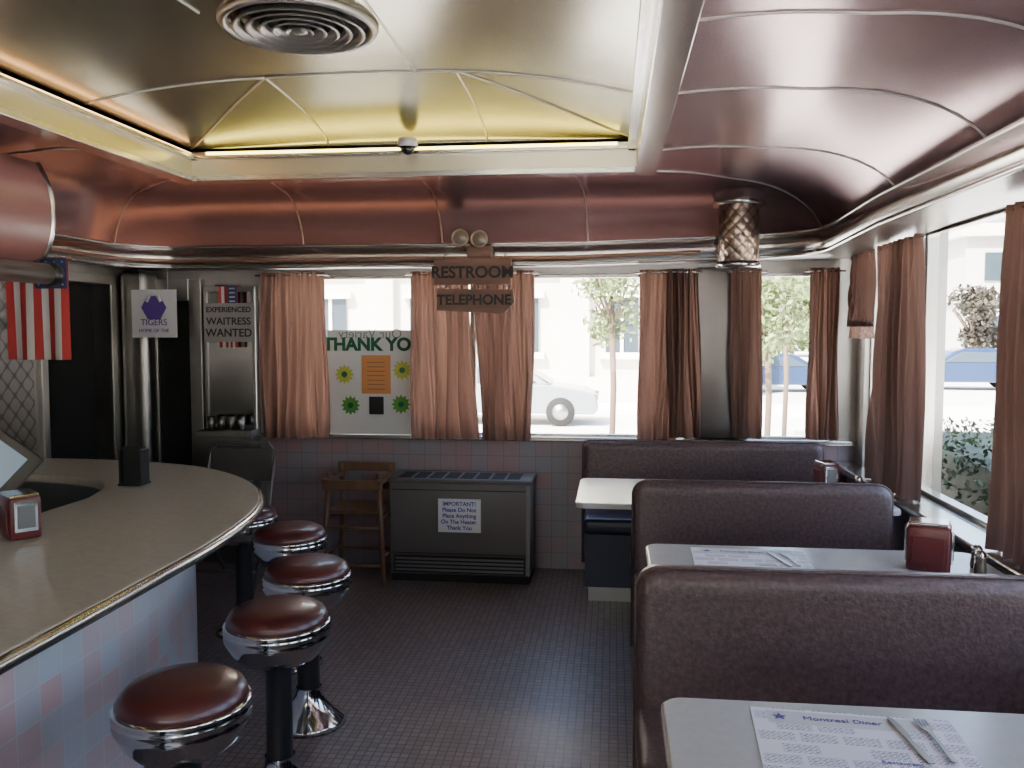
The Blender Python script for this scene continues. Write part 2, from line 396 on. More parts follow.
tube("neon_far",[(fx0+.1,fy-.022,2.588),(fx1-.1,fy-.022,2.588)],.008,"neony",g)
tube("neon_right",[(fx1-.025,YB,2.586),(fx1-.025,fy-.05,2.586)],.006,"neony",g)
def tz(x,y):
    u=(x-(fx0+fx1)/2)/((fx1-fx0)/2); sx=max(0,1-abs(u)**2.4)
    w=0 if y<3.7 else (y-3.7)/(fy-3.7); sy=math.sqrt(max(0,1-w*w)) if w<1 else 0
    return 2.62+.14*sx*sy
nx,ny=40,60; v=[];f=[]
ys=[YB+(3.5-YB)*i/20 for i in range(21)]+[3.5+(fy-3.5)*math.sin(pi/2*i/30) for i in range(1,31)]
for y in ys:
    for i in range(nx+1):
        x=fx0+(fx1-fx0)*(.5-.5*math.cos(pi*i/nx)); v.append((x,y,tz(x,y)))
for a in range(len(ys)-1):
    for i in range(nx): q=a*(nx+1)+i; f.append((q,q+1,q+nx+2,q+nx+1))
mk("ceiling_tray",v,f,"tray",smooth=True)
g=group("trim_4",(-1.1,3,2.7))
def tb(name,a,b,k=24):
    tube(name,[(a[0]+(b[0]-a[0])*i/k,a[1]+(b[1]-a[1])*i/k,tz(a[0]+(b[0]-a[0])*i/k,a[1]+(b[1]-a[1])*i/k)-.002) for i in range(k+1)],.0048,"batten",g,6)
yb_=3.84
tb("b1",(-1.58,yb_),(fx1,3.84)); tb("b1l",(-1.58,yb_),(fx0,3.7)); tb("b2",(-.70,yb_),(-.68,fy)); tb("b3",(-1.58,yb_),(-1.57,fy)); tb("b4",(-1.58,yb_),(fx0,fy)); tb("b9",(-.70,yb_),(fx1,fy))
tb("b5",(-.88,yb_),(-.86,1.5)); tb("b6",(-1.5,3.05),(-1.62,1.5)); tb("b7",(fx0,2.3),(fx1,2.3)); tb("b8",(fx0,.5),(fx1,.5))
vc=(-1.185,3.22,0)
g=group("ceiling_vent",(vc[0],vc[1],2.74))
zc=tz(vc[0],vc[1])
lathe("outer_ring",(vc[0],vc[1],zc),[(.285,0.0),(.298,-.012),(.285,-.03),(.265,-.022),(.26,0)],"vent",g,48)
for k in range(5):
    r=.247-.048*k
    lathe("cone_%d"%k,(vc[0],vc[1],zc),[(r,-.036),(r-.006,-.04),(r-.033,-.012),(r-.027,-.006),(r,-.036)],"vent",g,40)
lathe("backing",(vc[0],vc[1],zc-.002),[(.0,0),(.27,0)],"foil",g)
lathe("hub",(vc[0],vc[1],zc),[(0,-.04),(.03,-.036),(.035,0)],"vent",g)
g=group("security_camera",(-1.1,4.60,2.56))
lathe("base_ring",(-1.1,4.60,2.57),[(0,.055),(.05,.055),(.055,.03),(.052,.012),(.0,.012)],"paper",g)
lathe("dome",(-1.1,4.60,2.582),[(0,-.042),(.02,-.038),(.034,-.025),(.042,0),(0,0)],"black",g)

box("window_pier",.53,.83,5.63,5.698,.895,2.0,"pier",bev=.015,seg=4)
g=group("column_cap",(.74,5.32,2.2))
lathe("quilted_drum",(.75,5.33,1.99),[(.0,0.0),(.105,0),(.12,.02),(.12,.36),(.11,.38),(0,.38)],"quiltb",g,48,quiltuv=True)
lathe("top_collar",(.75,5.33,2.34),[(.12,0),(.15,.0),(.155,.015),(.15,.03),(.135,.1),(0,.1)],"steel",g,48)
lathe("lower_collar",(.75,5.33,1.975),[(0,0),(.13,0),(.135,.02),(.12,.035)],"steel",g,48)

# far-left elements
box("corner_column",XL+.002,-3.13,5.5,5.698,0,2.0,"steeld",bev=.05,seg=5)
g=group("door_1",(XL,5.05,.95))
boxes("jamb",[(XL-.02,XL+.03,4.66,4.72,0,1.95),(XL-.02,XL+.03,5.38,5.44,0,1.95),(XL-.02,XL+.03,4.66,5.44,1.9,1.96)],"steeld",g,bev=.006)
box("opening_shade_sheet",XL-.13,XL-.1,4.72,5.38,0,1.9,"dark",g)  # black sheet stands in for the shade inside the open doorway
g=group("door_2",(-3.0,5.66,.9))
box("opening_shade_sheet",-3.12,-2.88,5.66,5.69,0,1.80,"dark",g)  # no door leaf: black sheet painted as the dark of the opening
boxes("jamb",[(-2.89,-2.80,5.63,5.698,0,1.95),(-3.14,-3.12,5.63,5.698,0,1.95),(-3.12,-2.89,5.63,5.698,1.80,1.95)],"steeld",g,bev=.005)
g=group("mirror_cabinet",(-2.6,5.64,1.4))
box("glass",-2.77,-2.44,5.66,5.675,.95,1.86,"mirror",g)
boxes("frame",[(-2.79,-2.765,5.64,5.698,.92,1.9),(-2.445,-2.42,5.64,5.698,.92,1.9),(-2.79,-2.42,5.64,5.698,1.86,1.9)],"steeld",g,bev=.004)
boxes("shelf",[(-2.79,-2.42,5.5,5.698,.88,.92),(-2.79,-2.42,5.56,5.698,.0,.88)],"steeld",g,bev=.005)
for k in range(4):
    lathe("glass_%d"%k,(-2.72+.07*k,5.58,.92),[(0,0),(.022,0),(.028,.09),(.026,.09),(.02,.01),(0,.01)],"steeld",g,16)
v=[(XL+.006,3.9,.9),(XL+.006,4.62,.9),(XL+.006,4.62,1.95),(XL+.006,3.9,1.95)]
mk("quilted_panel",v,[(0,1,2,3)],"quilt",uv=[(0,0),(.72,0),(.72,1.05),(0,1.05)])

g=group("counter_hood",(-3.0,2,2.1))
prof=[(-3.10,1.93),(-2.78,1.93),(-2.74,1.95),(-2.71,1.99),(-2.69,2.05),(-2.68,2.12),(-2.68,2.2),(-2.69,2.26),(-2.71,2.32),(-2.75,2.40),(-3.10,2.40)]
v=[];f=[]
for y in (YB+.3,3.9): v+=[(x,y,z) for x,z in prof]
k=len(prof)
for j in range(k): f.append((j,(j+1)%k,k+(j+1)%k,k+j))
mk("hood_body",v,f,mat("hood_enamel",(.2,.085,.075),.35),g,True)
e0=[(x,3.899,z) for x,z in prof]; mk("hood_end",e0,[tuple(range(k))],"steeld",g)
tube("end_band",[(x,3.9,z) for x,z in prof[1:-1]],.014,"steel",g)
tube("rail",[(-2.72,YB+.4,1.87),(-2.72,3.93,1.87)],.05,"steeld",g,16)
lathe("rail_cap",(-2.72,3.93,1.87),[(0,.03),(.05,.03),(.058,.015),(.058,-.03),(.05,-.035)],"black",g,20,axis="y")

def flag(name,x0,x1,y,z0,z1,n=9,canton=True,amp=.012):
    g=group(name,((x0+x1)/2,y,(z0+z1)/2))
    w=(x1-x0)/n
    for k in range(n):
        v=[];f=[]
        for a in range(5):
            x=x0+w*(k+a/4)
            for b in range(9):
                z=z1-(z1-z0)*b/8; v.append((x,y+amp*math.sin((x-x0)*38)*(.3+b/8),z))
        for a in range(4):
            for b in range(8): q=a*9+b; f.append((q,q+1,q+10,q+9))
        mk("stripe_%d"%k,v,f,"flagr" if k%2==0 else "flagw",g,True)
    if canton:
        xa=x0+(x1-x0)*.5; zz=z1-(z1-z0)*.3
        box("canton",xa,x1+.002,y-amp-.004,y-amp-.002,zz,z1,"flagb",g)
        for i in range(4):
            for j in range(4):
                q=xa+.02+(x1-xa-.04)*i/3; r_=zz+.02+(z1-zz-.04)*j/3
                box("star_%d%d"%(i,j),q-.004,q+.004,y-amp-.006,y-amp-.004,r_-.004,r_+.004,"flagw",g)
    tube("pole",[(x0-.02,y,z1),(x1+.02,y,z1)],.006,"wood",g)
flag("flag_reflection",-3.05,-2.71,4.05,1.45,1.96)
flag("flag_reflection",-2.66,-2.52,5.60,1.48,1.9,7)  # reflection in the glass, modelled as a small solid flag
ox=-3.06
g=group("school_poster",(ox,5.49,1.72))
box("sheet",ox-.16,ox+.16,5.485,5.488,1.55,1.87,"paper",g)
lathe("logo",(ox,5.482,1.75),[(0,0),(.09,0)],"purple",g,6,axis="y")
text("word",'TIGERS',(ox,5.478,1.65),.06,"purple",g)
text("word2",'HOME OF THE',(ox,5.478,1.595),.033,"purple",g)
for k in range(2): tube("petal_%d"%k,[(ox-.05+.10*k,5.48,1.79),(ox-.03+.06*k,5.48,1.83)],.012,"paper",g)
tube("string_1",[(ox-.1,5.487,1.87),(ox-.1,5.487,2.01)],.002,"paper",g); tube("string_2",[(ox+.1,5.487,1.87),(ox+.1,5.487,2.01)],.002,"paper",g)
g=group("help_wanted_sign",(-2.55,5.58,1.68))
box("card",-2.73,-2.39,5.535,5.54,1.52,1.78,mat("card_grey",(.28,.26,.245),.8),g)
for k,(t_,sz) in enumerate([("EXPERIENCED",.05),("WAITRESS",.068),("WANTED",.075)]):
    text("line_%d"%k,t_,(-2.56,5.533,1.735-.078*k),sz,"ink",g,bold=.001)

# ------------------------------------------------------------------ counter
def bez(pts,n=12):
    P=[Vector(p) for p in pts]; out=[]
    for i in range(len(P)-1):
        p0=P[max(i-1,0)];p1=P[i];p2=P[i+1];p3=P[min(i+2,len(P)-1)]
        for k in range(n):
            t=k/n; out.append(.5*((2*p1)+(-p0+p2)*t+(2*p0-5*p1+4*p2-p3)*t*t+(-p0+3*p1-3*p2+p3)*t**3))
    out.append(P[-1]); return out
outer=bez([(-1.385,YB+.6),(-1.385,.5),(-1.385,2.3),(-1.41,3.0),(-1.52,3.55),(-1.80,4.05),(-2.24,4.42),(-2.8,4.58),(-3.31,4.6)])
inner=bez([(-3.31,4.08),(-2.9,4.07),(-2.5,3.93),(-2.32,3.6),(-2.3,3.2),(-2.3,1.5),(-2.3,YB+.6)])
poly=[(p.x,p.y) for p in outer]+[(p.x,p.y) for p in inner]
g=group("lunch_counter",(-1.9,2,.45))
prism("countertop",poly,.815,.86,"counter",g,bev=.006,seg=2)
tube("edge_trim",[(p.x,p.y,.836) for p in outer],.021,"steel",g,8)
bod=bez([(-1.60,YB+.6),(-1.60,.5),(-1.60,2.4),(-1.64,2.95),(-1.78,3.45),(-2.0,3.86),(-2.34,4.14),(-2.8,4.3),(-3.31,4.32)])
v=[];f=[];uv=[];s_=0
for i,p in enumerate(bod):
    if i: s_+=(p-bod[i-1]).length
    v+=[(p.x,p.y,.08),(p.x,p.y,.815)]; uv+=[(s_,.08),(s_,.815)]
for i in range(len(bod)-1): f.append((2*i,2*i+1,2*i+3,2*i+2))
mk("tiled_front",v,f,"ctile",g,True,uv)
v=[];f=[]
for i,p in enumerate(bod): v+=[(p.x-.04,p.y-.03,0),(p.x-.04,p.y-.03,.085)]
for i in range(len(bod)-1): f.append((2*i,2*i+1,2*i+3,2*i+2))
mk("kick",v,f,"black",g,True)
v=[];f=[]
for i,p in enumerate(inner): v+=[(p.x,p.y,0),(p.x,p.y,.815)]
for i in range(len(inner)-1): f.append((2*i,2*i+1,2*i+3,2*i+2))
mk("inner_panel",v,f,"steeld",g,True)
box("work_shelf",-2.75,-2.3,YB+.6,3.6,.6,.63,"steeld",g)
box("back_bar",XL+.02,-2.95,YB+.6,3.4,0,.9,"steeld",bev=.01)

def stool(x,y):
    g=group("counter_stool",(x,y,0))
    c=(x,y,.045); d=(x,y,0)
    lathe("cushion",c,[(0,.628),(.08,.627),(.135,.62),(.158,.605),(.168,.585),(.169,.57),(.163,.56)],"burg",g,48)
    lathe("chrome_band",c,[(.163,.575),(.175,.572),(.178,.565),(.173,.558),(.178,.551),(.178,.543),(.172,.536),(.177,.528),(.175,.518),(.168,.505),(.153,.475),(.13,.45),(.09,.435),(.05,.43),(0,.43)],"chrome",g,48)
    lathe("pedestal",d,[(.045,.48),(.045,.14),(.05,.12)],"black",g,24)
    lathe("base",d,[(.05,.15),(.055,.12),(.07,.09),(.10,.05),(.14,.02),(.15,.0),(0,0)],"chrome",g,40)
for x,y in [(-1.13,2.12),(-1.12,2.75),(-1.22,3.31),(-1.52,3.90),(-1.93,4.3),(-1.15,1.5),(-1.15,.85)]: stool(x,y)

def napkin(x,y,z,rot=0,s=1.):
    g=group("napkin_dispenser",(x,y,z)); g.rotation_euler=(0,0,rot); g.scale=(s,s,s)
    def B(nm,*a,**k):
        o=box(nm,*a,**k); o.parent=g; o.matrix_parent_inverse=Matrix.Identity(4); return o
    B("body",-.055,.055,-.07,.07,.0,.16,"red",bev=.012,seg=3)
    B("face",-.04,.04,-.076,-.068,.03,.145,"chrome",bev=.003)
    B("face2",-.04,.04,.068,.076,.03,.145,"chrome",bev=.003)
    B("napkins",-.03,.03,-.079,-.074,.045,.13,"heaterl")
    B("napkins2",-.062,-.05,-.05,.05,.03,.12,"red",bev=.002)
    B("lid",-.05,.05,-.065,.065,.155,.17,"chrome",bev=.006)
napkin(-2.10,2.82,.861,.9,.95)
napkin(1.125,3.17,.751,1.2,1.02)
napkin(1.15,4.75,.751,.2,.85)
hx=-2.27
g=group("menu_holder",(hx,3.85,.86))
boxes("stand",[(hx-.055,hx+.055,3.80,3.90,.861,.872),(hx-.055,hx-.045,3.81,3.89,.87,1.03),(hx+.045,hx+.055,3.81,3.89,.87,1.03)],"black",g)
for k in range(4): box("menu_%d"%k,hx-.04,hx+.04,3.82+.017*k,3.824+.017*k,.872,1.05-.01*k,"black" if k!=2 else "paper",g)
g=group("pos_terminal",(-2.4,2.95,.86))
o=box("bezel",-2.62,-2.22,2.95,2.975,.90,1.27,"black",g,bev=.006)
o2=box("display",-2.59,-2.265,2.945,2.949,.945,1.235,"screen",g)
for q in (o,o2): spin(q,(-2.42,2.96,1.1),Euler((-.35,.7,.35)))
boxes("stand",[(-2.5,-2.34,2.93,3.09,.861,.875),(-2.44,-2.4,3.0,3.03,.87,1.1)],"black",g,bev=.004)

# ------------------------------------------------------------------ booths
def backrest(name,x0,x1,y0,y1,z0,z1,g,m="vinyl",r=.07):
    n=8
    pl=[(x0,z0)]
    for i in range(n+1): a=pi-pi/2*i/n; pl.append((x0+r+r*math.cos(a),z1-r+r*math.sin(a)))
    for i in range(n+1): a=pi/2-pi/2*i/n; pl.append((x1-r+r*math.cos(a),z1-r+r*math.sin(a)))
    pl.append((x1,z0))
    bm=bmesh.new(); vs=[bm.verts.new((x,y0,z)) for x,z in pl]; fc=bm.faces.new(vs)
    rr=bmesh.ops.extrude_face_region(bm,geom=[fc]); bmesh.ops.translate(bm,vec=(0,y1-y0,0),verts=[q for q in rr["geom"] if isinstance(q,bmesh.types.BMVert)])
    bmesh.ops.recalc_face_normals(bm,faces=bm.faces)
    ed=[e for e in bm.edges if abs(e.verts[0].co.y-e.verts[1].co.y)<1e-5]
    bmesh.ops.bevel(bm,geom=ed,offset=min(.045,(y1-y0)*.42),segments=5,affect="EDGES",profile=.5)
    me=bpy.data.meshes.new(name); bm.to_mesh(me); bm.free()
    o=link(name,me,m,g,True)
    tube(name+"_piping",[(x,y0+.035,z+.002) for x,z in pl],.005,"vinyl",g,6)
    return o
def bench(x0,x1,yc,z1=.9,near=True,far=True):
    g=group("booth_bench",((x0+x1)/2,yc,0))
    backrest("backrest",x0,x1,yc-.06,yc+.06,.10,z1,g)
    if far:
        box("seat_far",x0,x1,yc+.04,yc+.42,.38,.48,"vinyl",g,bev=.03,seg=4)
        box("base_far",x0+.03,x1,yc+.04,yc+.36,.0,.38,"navy",g)
    if near:
        box("seat_near",x0,x1,yc-.42,yc-.04,.38,.48,"vinyl",g,bev=.03,seg=4)
        box("base_near",x0+.03,x1,yc-.36,yc-.04,.0,.38,"navy",g)
    return g
bench(.10,1.27,4.06,.897); bench(.075,1.29,2.59,.890); bench(.075,1.30,1.12); bench(.075,1.30,-.35)
g=group("booth_bench",(.56,5.5,0))
backrest("backrest",-.18,1.29,5.38,5.50,.12,.905,g,r=.05)
box("seat",-.16,1.29,4.98,5.43,.40,.5,"navy",g,bev=.03,seg=4)
box("base",-.15,1.29,5.0,5.48,.09,.42,"navy",g)
box("kickplate",-.13,1.29,5.03,5.48,0,.09,"steeld",g)
def table(x0,x1,y0,y1):
    g=group("diner_table",((x0+x1)/2,(y0+y1)/2,0))
    prism("tabletop",rrect(x0,x1,y0,y1,.05),.722,.75,"table",g,bev=.005)
    prism("edge_band",rrect(x0-.004,x1+.004,y0-.004,y1+.004,.052),.724,.744,"table",g)
    lathe("pedestal",((x0+x1)/2,(y0+y1)/2,0),[(0,0),(.2,0),(.2,.02),(.06,.05),(.038,.08),(.038,.70),(.1,.722),(0,.722)],"black",g,24)
table(-.17,1.37,4.2,4.93); table(.14,1.37,2.78,3.43); table(.12,1.37,1.36,1.98); table(.11,1.37,-.1,.52)
def placemat(x,y,w,d,rot):
    g=group("paper_placemat",(x,y,.752)); g.rotation_euler=(0,0,rot)
    v=[(-w/2,-d/2,0),(w/2,-d/2,0),(w/2,d/2,0),(-w/2,d/2,0)]
    o=mk("sheet",v,[(0,1,2,3)],"print",uv=[(0,0),(w,0),(w,d),(0,d)]); o.parent=g
    o=mk("header",[(-w*.42,d*.26,.0004),(w*.3,d*.26,.0004),(w*.3,d*.46,.0004),(-w*.42,d*.46,.0004)],[(0,1,2,3)],"paper"); o.parent=g
    st=[]
    for i in range(10):
        a=pi/2+i*pi/5; r=.018 if i%2==0 else .008; st.append((-w*.36+r*math.cos(a),d*.36+r*math.sin(a),.0012))
    o=mk("star",st,[tuple(range(10))],"purple"); o.parent=g
    for nm,s,px,py,sz in [("title","Montreal Diner",-.02,d*.36,.026),("word","Restaurant",.06,-.06,.018)]:
        t=text(nm,s,(px,py,.001),sz,"purple",None,rot=(0,0,0),ext=.0002); t.parent=g
placemat(.515,3.20,.42,.34,-.03)
placemat(.515,1.775,.42,.31,-.06)
def knife(x,y,z,rot):
    g=group("table_knife",(x,y,z)); g.rotation_euler=(0,0,rot)
    pl=[(-.006,-.10),(.006,-.10),(.0075,-.06),(.005,0),(.009,.01),(.010,.06),(.006,.095),(-.001,.105),(-.006,.09),(-.006,.01),(-.005,0),(-.0075,-.06)]
    o=prism("blade_and_handle",pl,.002,.005,"steeld",None,bev=.0008,seg=1); o.parent=g
def fork(x,y,z,rot):
    g=group("table_fork",(x,y,z)); g.rotation_euler=(0,0,rot)
    pl=[(-.006,-.095),(.006,-.095),(.0035,0),(.004,.03),(.012,.045),(.012,.09),(.0085,.09),(.0085,.058),(.0055,.058),(.0055,.09),(.002,.09),(.002,.058),(-.002,.058),(-.002,.09),(-.0055,.09),(-.0055,.058),(-.0085,.058),(-.0085,.09),(-.012,.09),(-.012,.045),(-.004,.03),(-.0035,0)]
    o=prism("tines_and_handle",pl,.003,.0055,"steeld"); o.parent=g
knife(.615,1.81,.753,.10); fork(.67,1.815,.753,.02)
knife(.62,3.22,.753,.25); fork(.66,3.23,.753,.15)
def shaker(x,y,z):
    g=group("salt_shaker",(x,y,z))
    lathe("jar",(x,y,z),[(0,0),(.02,0),(.022,.01),(.018,.06),(0,.06)],"lens",g,16)
    lathe("cap",(x,y,z+.06),[(.019,0),(.019,.012),(.012,.022),(0,.024)],"chrome",g,16)
shaker(1.28,3.12,.751); shaker(1.30,3.2,.751); shaker(1.29,4.65,.751)

# ------------------------------------------------------------------ heater
g=group("gas_heater",(-.95,5.42,.3))
hx0,hx1=-1.40,-.50
box("cabinet",hx0,hx1,5.28,5.60,.05,.645,"heater",g,bev=.012,seg=3)
box("top_cap",hx0-.01,hx1+.01,5.27,5.6,.635,.662,"heater",g,bev=.008,seg=3)
boxes("top_slots",[(hx0+.05+.1*k,hx0+.13+.1*k,5.32,5.54,.660,.664) for k in range(8)],"foil",g)
box("base_skirt",hx0+.01,hx1-.01,5.30,5.58,0,.06,"foil",g)
boxes("grille",[(hx0+.04,hx1-.04,5.27,5.285,.075+.024*k,.087+.024*k) for k in range(4)],"heaterl",g)
box("grille_back",hx0+.03,hx1-.03,5.274,5.285,.065,.175,"foil",g)
boxes("panel_lines",[(hx0+.02,hx1-.02,5.276,5.285,.185,.19),(hx0+.02,hx1-.02,5.276,5.285,.59,.596)],"foil",g)
box("side_strip",hx1-.025,hx1-.0,5.272,5.285,.06,.63,"heaterl",g)
box("notice_sheet",-1.08,-.81,5.262,5.277,.33,.54,"paper",g)
for k,t_ in enumerate(["IMPORTANT!","Please Do Not","Place Anything","On The Heater.","Thank You"]):
    text("notice_line_%d"%k,t_,(-.945,5.26,.51-.038*k),.036,"purple",g,bold=.0008)

# high chair
cx,cy=-1.61,5.36
g=group("wooden_high_chair",(cx,cy,0))
def leg(n_,a,b,r=.016): tube(n_,[a,b],r,"wood",g,8)
for k,(sx_,sy_) in enumerate([(-1,-1),(1,-1),(1,1),(-1,1)]):
    leg("leg_%d"%k,(cx+sx_*.20,cy+sy_*.19,0),(cx+sx_*.16,cy+sy_*.14,.70 if sy_<0 else .72))
for k,z in enumerate((.12,.36)):
    q=.20-.05*z; w=.185-.05*z
    for j,(a,b) in enumerate([((-q,-w),(q,-w)),((-q,w),(q,w)),((-q,-w),(-q,w)),((q,-w),(q,w))]):
        leg("rung_%d%d"%(k,j),(cx+a[0],cy+a[1],z+.02*j),(cx+b[0],cy+b[1],z+.02*j),.011)
box("seat",cx-.18,cx+.18,cy-.16,cy+.16,.44,.465,"wood",g,bev=.006)
box("arm_left",cx-.20,cx-.15,cy-.19,cy+.18,.64,.665,"wood",g,bev=.006)
box("arm_right",cx+.15,cx+.20,cy-.19,cy+.18,.64,.665,"wood",g,bev=.006)
box("front_rail",cx-.19,cx+.19,cy-.19,cy-.155,.60,.66,"wood",g,bev=.006)
box("back_rail",cx-.19,cx+.19,cy+.13,cy+.16,.67,.73,"wood",g,bev=.006)
box("back_slat",cx-.17,cx+.17,cy+.135,cy+.155,.55,.60,"wood",g,bev=.004)

fx,fyy=-2.37,5.2
g=group("folding_chair",(fx,fyy,0))
w=.22
pts=[(fx-w,fyy-.30,0),(fx-w,fyy-.02,.5),(fx-w,fyy+.09,.80),(fx-w+.05,fyy+.11,.87),(fx+w-.05,fyy+.11,.87),(fx+w,fyy+.09,.80),(fx+w,fyy-.02,.5),(fx+w,fyy-.30,0)]
tube("front_frame",pts,.011,"heaterl",g)
tube("rear_leg_left",[(fx-w+.02,fyy+.22,0),(fx-w+.02,fyy-.16,.46)],.012,"heaterl",g)
tube("rear_leg_right",[(fx+w-.02,fyy+.22,0),(fx+w-.02,fyy-.16,.46)],.012,"heaterl",g)
box("seat",fx-w+.02,fx+w-.02,fyy-.27,fyy+.08,.44,.465,"heater",g,bev=.01)
box("back_panel",fx-w+.01,fx+w-.01,fyy+.07,fyy+.09,.63,.84,"heater",g,bev=.008)
tube("crossbar",[(fx-w,fyy-.24,.12),(fx+w,fyy-.24,.12)],.009,"heaterl",g)

# ------------------------------------------------------------------ curtains
def curtain(a0,a1,z0,z1,pos,ax="x",folds=6,amp=.03,pin=.0,m="curt",b0=None,b1=None):
    ctr=((a0+a1)/2,pos,(z0+z1)/2) if ax=="x" else (pos,(a0+a1)/2,(z0+z1)/2)
    g=group("curtain",ctr)
    if b0 is None: b0,b1=a0,a1
    nu,nv=folds*16,20; v=[];f=[]; ph=random.uniform(0,6)
    for j in range(nv+1):
        t=j/nv; z=z1-(z1-z0)*t
        for i in range(nu+1):
            u=i/nu; a=(a0+(a1-a0)*u)*(1-t)+(b0+(b1-b0)*u)*t
            q=2*pi*folds*(u+.05*math.sin(6*u+2.2*t+ph))+ph
            d=amp*(.5+.5*t)*(math.sin(q)+.25*math.sin(2*q+1))+amp*.3*math.sin(2*pi*folds*2.6*u+1+2*t)
            a+=.010*math.cos(q)*t+.014*math.sin(u*9+t*5+ph)*t
            v.append((a,pos+d,z) if ax=="x" else (pos+d,a,z))
    for j in range(nv):
        for i in range(nu): q=j*(nu+1)+i; f.append((q,q+1,q+nu+2,q+nu+1))
    mk("cloth",v,f,m,g,True)
    if ax=="x": tube("rod",[(a0-.03,pos,z1-.02),(a1+.03,pos,z1-.02)],.006,"steel",g)
    else: tube("rod",[(pos,a0-.03,z1-.02),(pos,a1+.03,z1-.02)],.006,"steel",g)
    return g
yc=5.585
curtain(-2.36,-1.91,.87,1.985,yc,folds=5,b0=-2.38,b1=-1.90,amp=.04)
curtain(-1.33,-.94,.88,1.985,yc,folds=4,b0=-1.33,b1=-.88,amp=.04)
curtain(-.91,-.50,.88,1.985,yc-.03,folds=5,b0=-.84,b1=-.50,amp=.04)
curtain(.17,.46,.895,1.985,yc,folds=3,b0=.17,b1=.40)
curtain(.34,.53,.915,1.985,yc-.04,folds=4,b0=.36,b1=.58,amp=.025)
curtain(.74,.93,.915,1.985,yc-.03,folds=3,b0=.76,b1=.95)
curtain(1.22,1.40,.915,1.985,yc-.04,folds=4)
curtain(5.12,5.56,1.62,2.06,1.47,"y",folds=8,amp=.022)
curtain(5.13,5.55,1.55,1.65,1.475,"y",folds=8,amp=.018,m="curtl")
curtain(4.32,4.95,.77,2.06,1.46,"y",folds=6,amp=.035,b0=4.30,b1=5.05)
curtain(2.85,3.42,.77,2.06,1.46,"y",folds=6,amp=.035,b0=2.85,b1=3.45)
curtain(1.3,1.75,.77,2.06,1.46,"y",folds=5,amp=.035)
curtain(-.2,.2,.77,2.06,1.46,"y",folds=5,amp=.035)

# banner in far window
g=group("thank_you_banner",(-1.62,5.66,1.2))
box("sheet",-1.92,-1.33,5.655,5.658,.893,1.6,"paper",g)
text("thank_you","THANK YOU",(-1.60,5.652,1.50),.118,"green",g,bold=.005,sx=1.0)
o=text("ghost_top","Our Variety",(-1.62,5.653,1.572),.09,"ghost",g,rot=(pi/2,0,0),ext=.0005); o.scale=(-1,1,1)
box("orange_note",-1.68,-1.48,5.65,5.653,1.17,1.43,"orange",g)
boxes("note_lines",[(-1.64,-1.52,5.6492,5.65,1.20+.03*k,1.204+.03*k) for k in range(7)],"signwood",g)
box("photo",-1.63,-1.53,5.65,5.653,1.03,1.15,"foil",g)
for k,(x,z,m_) in enumerate([(-1.80,1.30,"yellow"),(-1.40,1.33,"yellow"),(-1.76,1.09,"lime"),(-1.41,1.10,"lime")]):
    st=[]
    for i in range(24):
        a=i*pi/12; r=.068 if i%2==0 else .048; st.append((x+r*math.cos(a),5.651,z+r*math.sin(a)))
    mk("flower_%d"%k,st,[tuple(range(24))],m_,g)
    lathe("flower_eye_%d"%k,(x,5.649,z),[(0,0),(.02,0)],"green",g,12,axis="y")

g=group("restroom_sign",(-.84,5.30,1.95))
sx0=-.05
box("board",-1.06+sx0,-.57+sx0,5.305,5.325,1.88,2.045,"signwood",g,bev=.008)
text("word","RESTROOM",(-.815+sx0,5.302,1.955),.10,"ink",g,bold=.003)
tube("hook_1",[(-1.0+sx0,5.315,2.04),(-1.0+sx0,5.40,2.08)],.004,"steel",g); tube("hook_2",[(-.62+sx0,5.315,2.04),(-.62+sx0,5.40,2.08)],.004,"steel",g)
g=group("telephone_sign",(-.83,5.30,1.79))
pl=[(-1.04+sx0,1.72),(-.62+sx0,1.70),(-.55+sx0,1.77),(-.56+sx0,1.85),(-1.04+sx0,1.86)]
bm=bmesh.new(); vs=[bm.verts.new((x,5.305,z)) for x,z in pl]; fc=bm.faces.new(vs); rr=bmesh.ops.extrude_face_region(bm,geom=[fc]); bmesh.ops.translate(bm,vec=(0,.02,0),verts=[q for q in rr["geom"] if isinstance(q,bmesh.types.BMVert)]); bmesh.ops.recalc_face_normals(bm,faces=bm.faces)
me=bpy.data.meshes.new("board"); bm.to_mesh(me); bm.free(); link("board",me,"signwood",g)
text("word","TELEPHONE",(-.805+sx0,5.302,1.785),.086,"ink",g,bold=.003)
tube("chain_1",[(-1.0+sx0,5.315,1.885),(-1.0+sx0,5.315,1.855)],.004,"steel",g); tube("chain_2",[(-.6+sx0,5.315,1.885),(-.6+sx0,5.315,1.845)],.004,"steel",g)
g=group("emergency_light",(-.86,5.33,2.13))
box("housing",-.90,-.74,5.30,5.385,2.05,2.12,"signwood",g,bev=.012,seg=3)
for k,x in enumerate((-.93,-.81)):
    c_=(x,5.24-.01*k,2.165-.01*k)
    lathe("head_%d"%k,c_,[(0,.07),(.03,.06),(.048,.02),(.054,0),(.049,-.006),(.042,0)],"gold",g,24,axis="y")
    lathe("lens_%d"%k,c_,[(0,-.010),(.03,-.006),(.042,0)],"lens",g,24,axis="y")
    tube("stem_%d"%k,[(x,5.28,c_[2]-.02),(x*.5-.41,5.33,2.11)],.012,"gold",g)

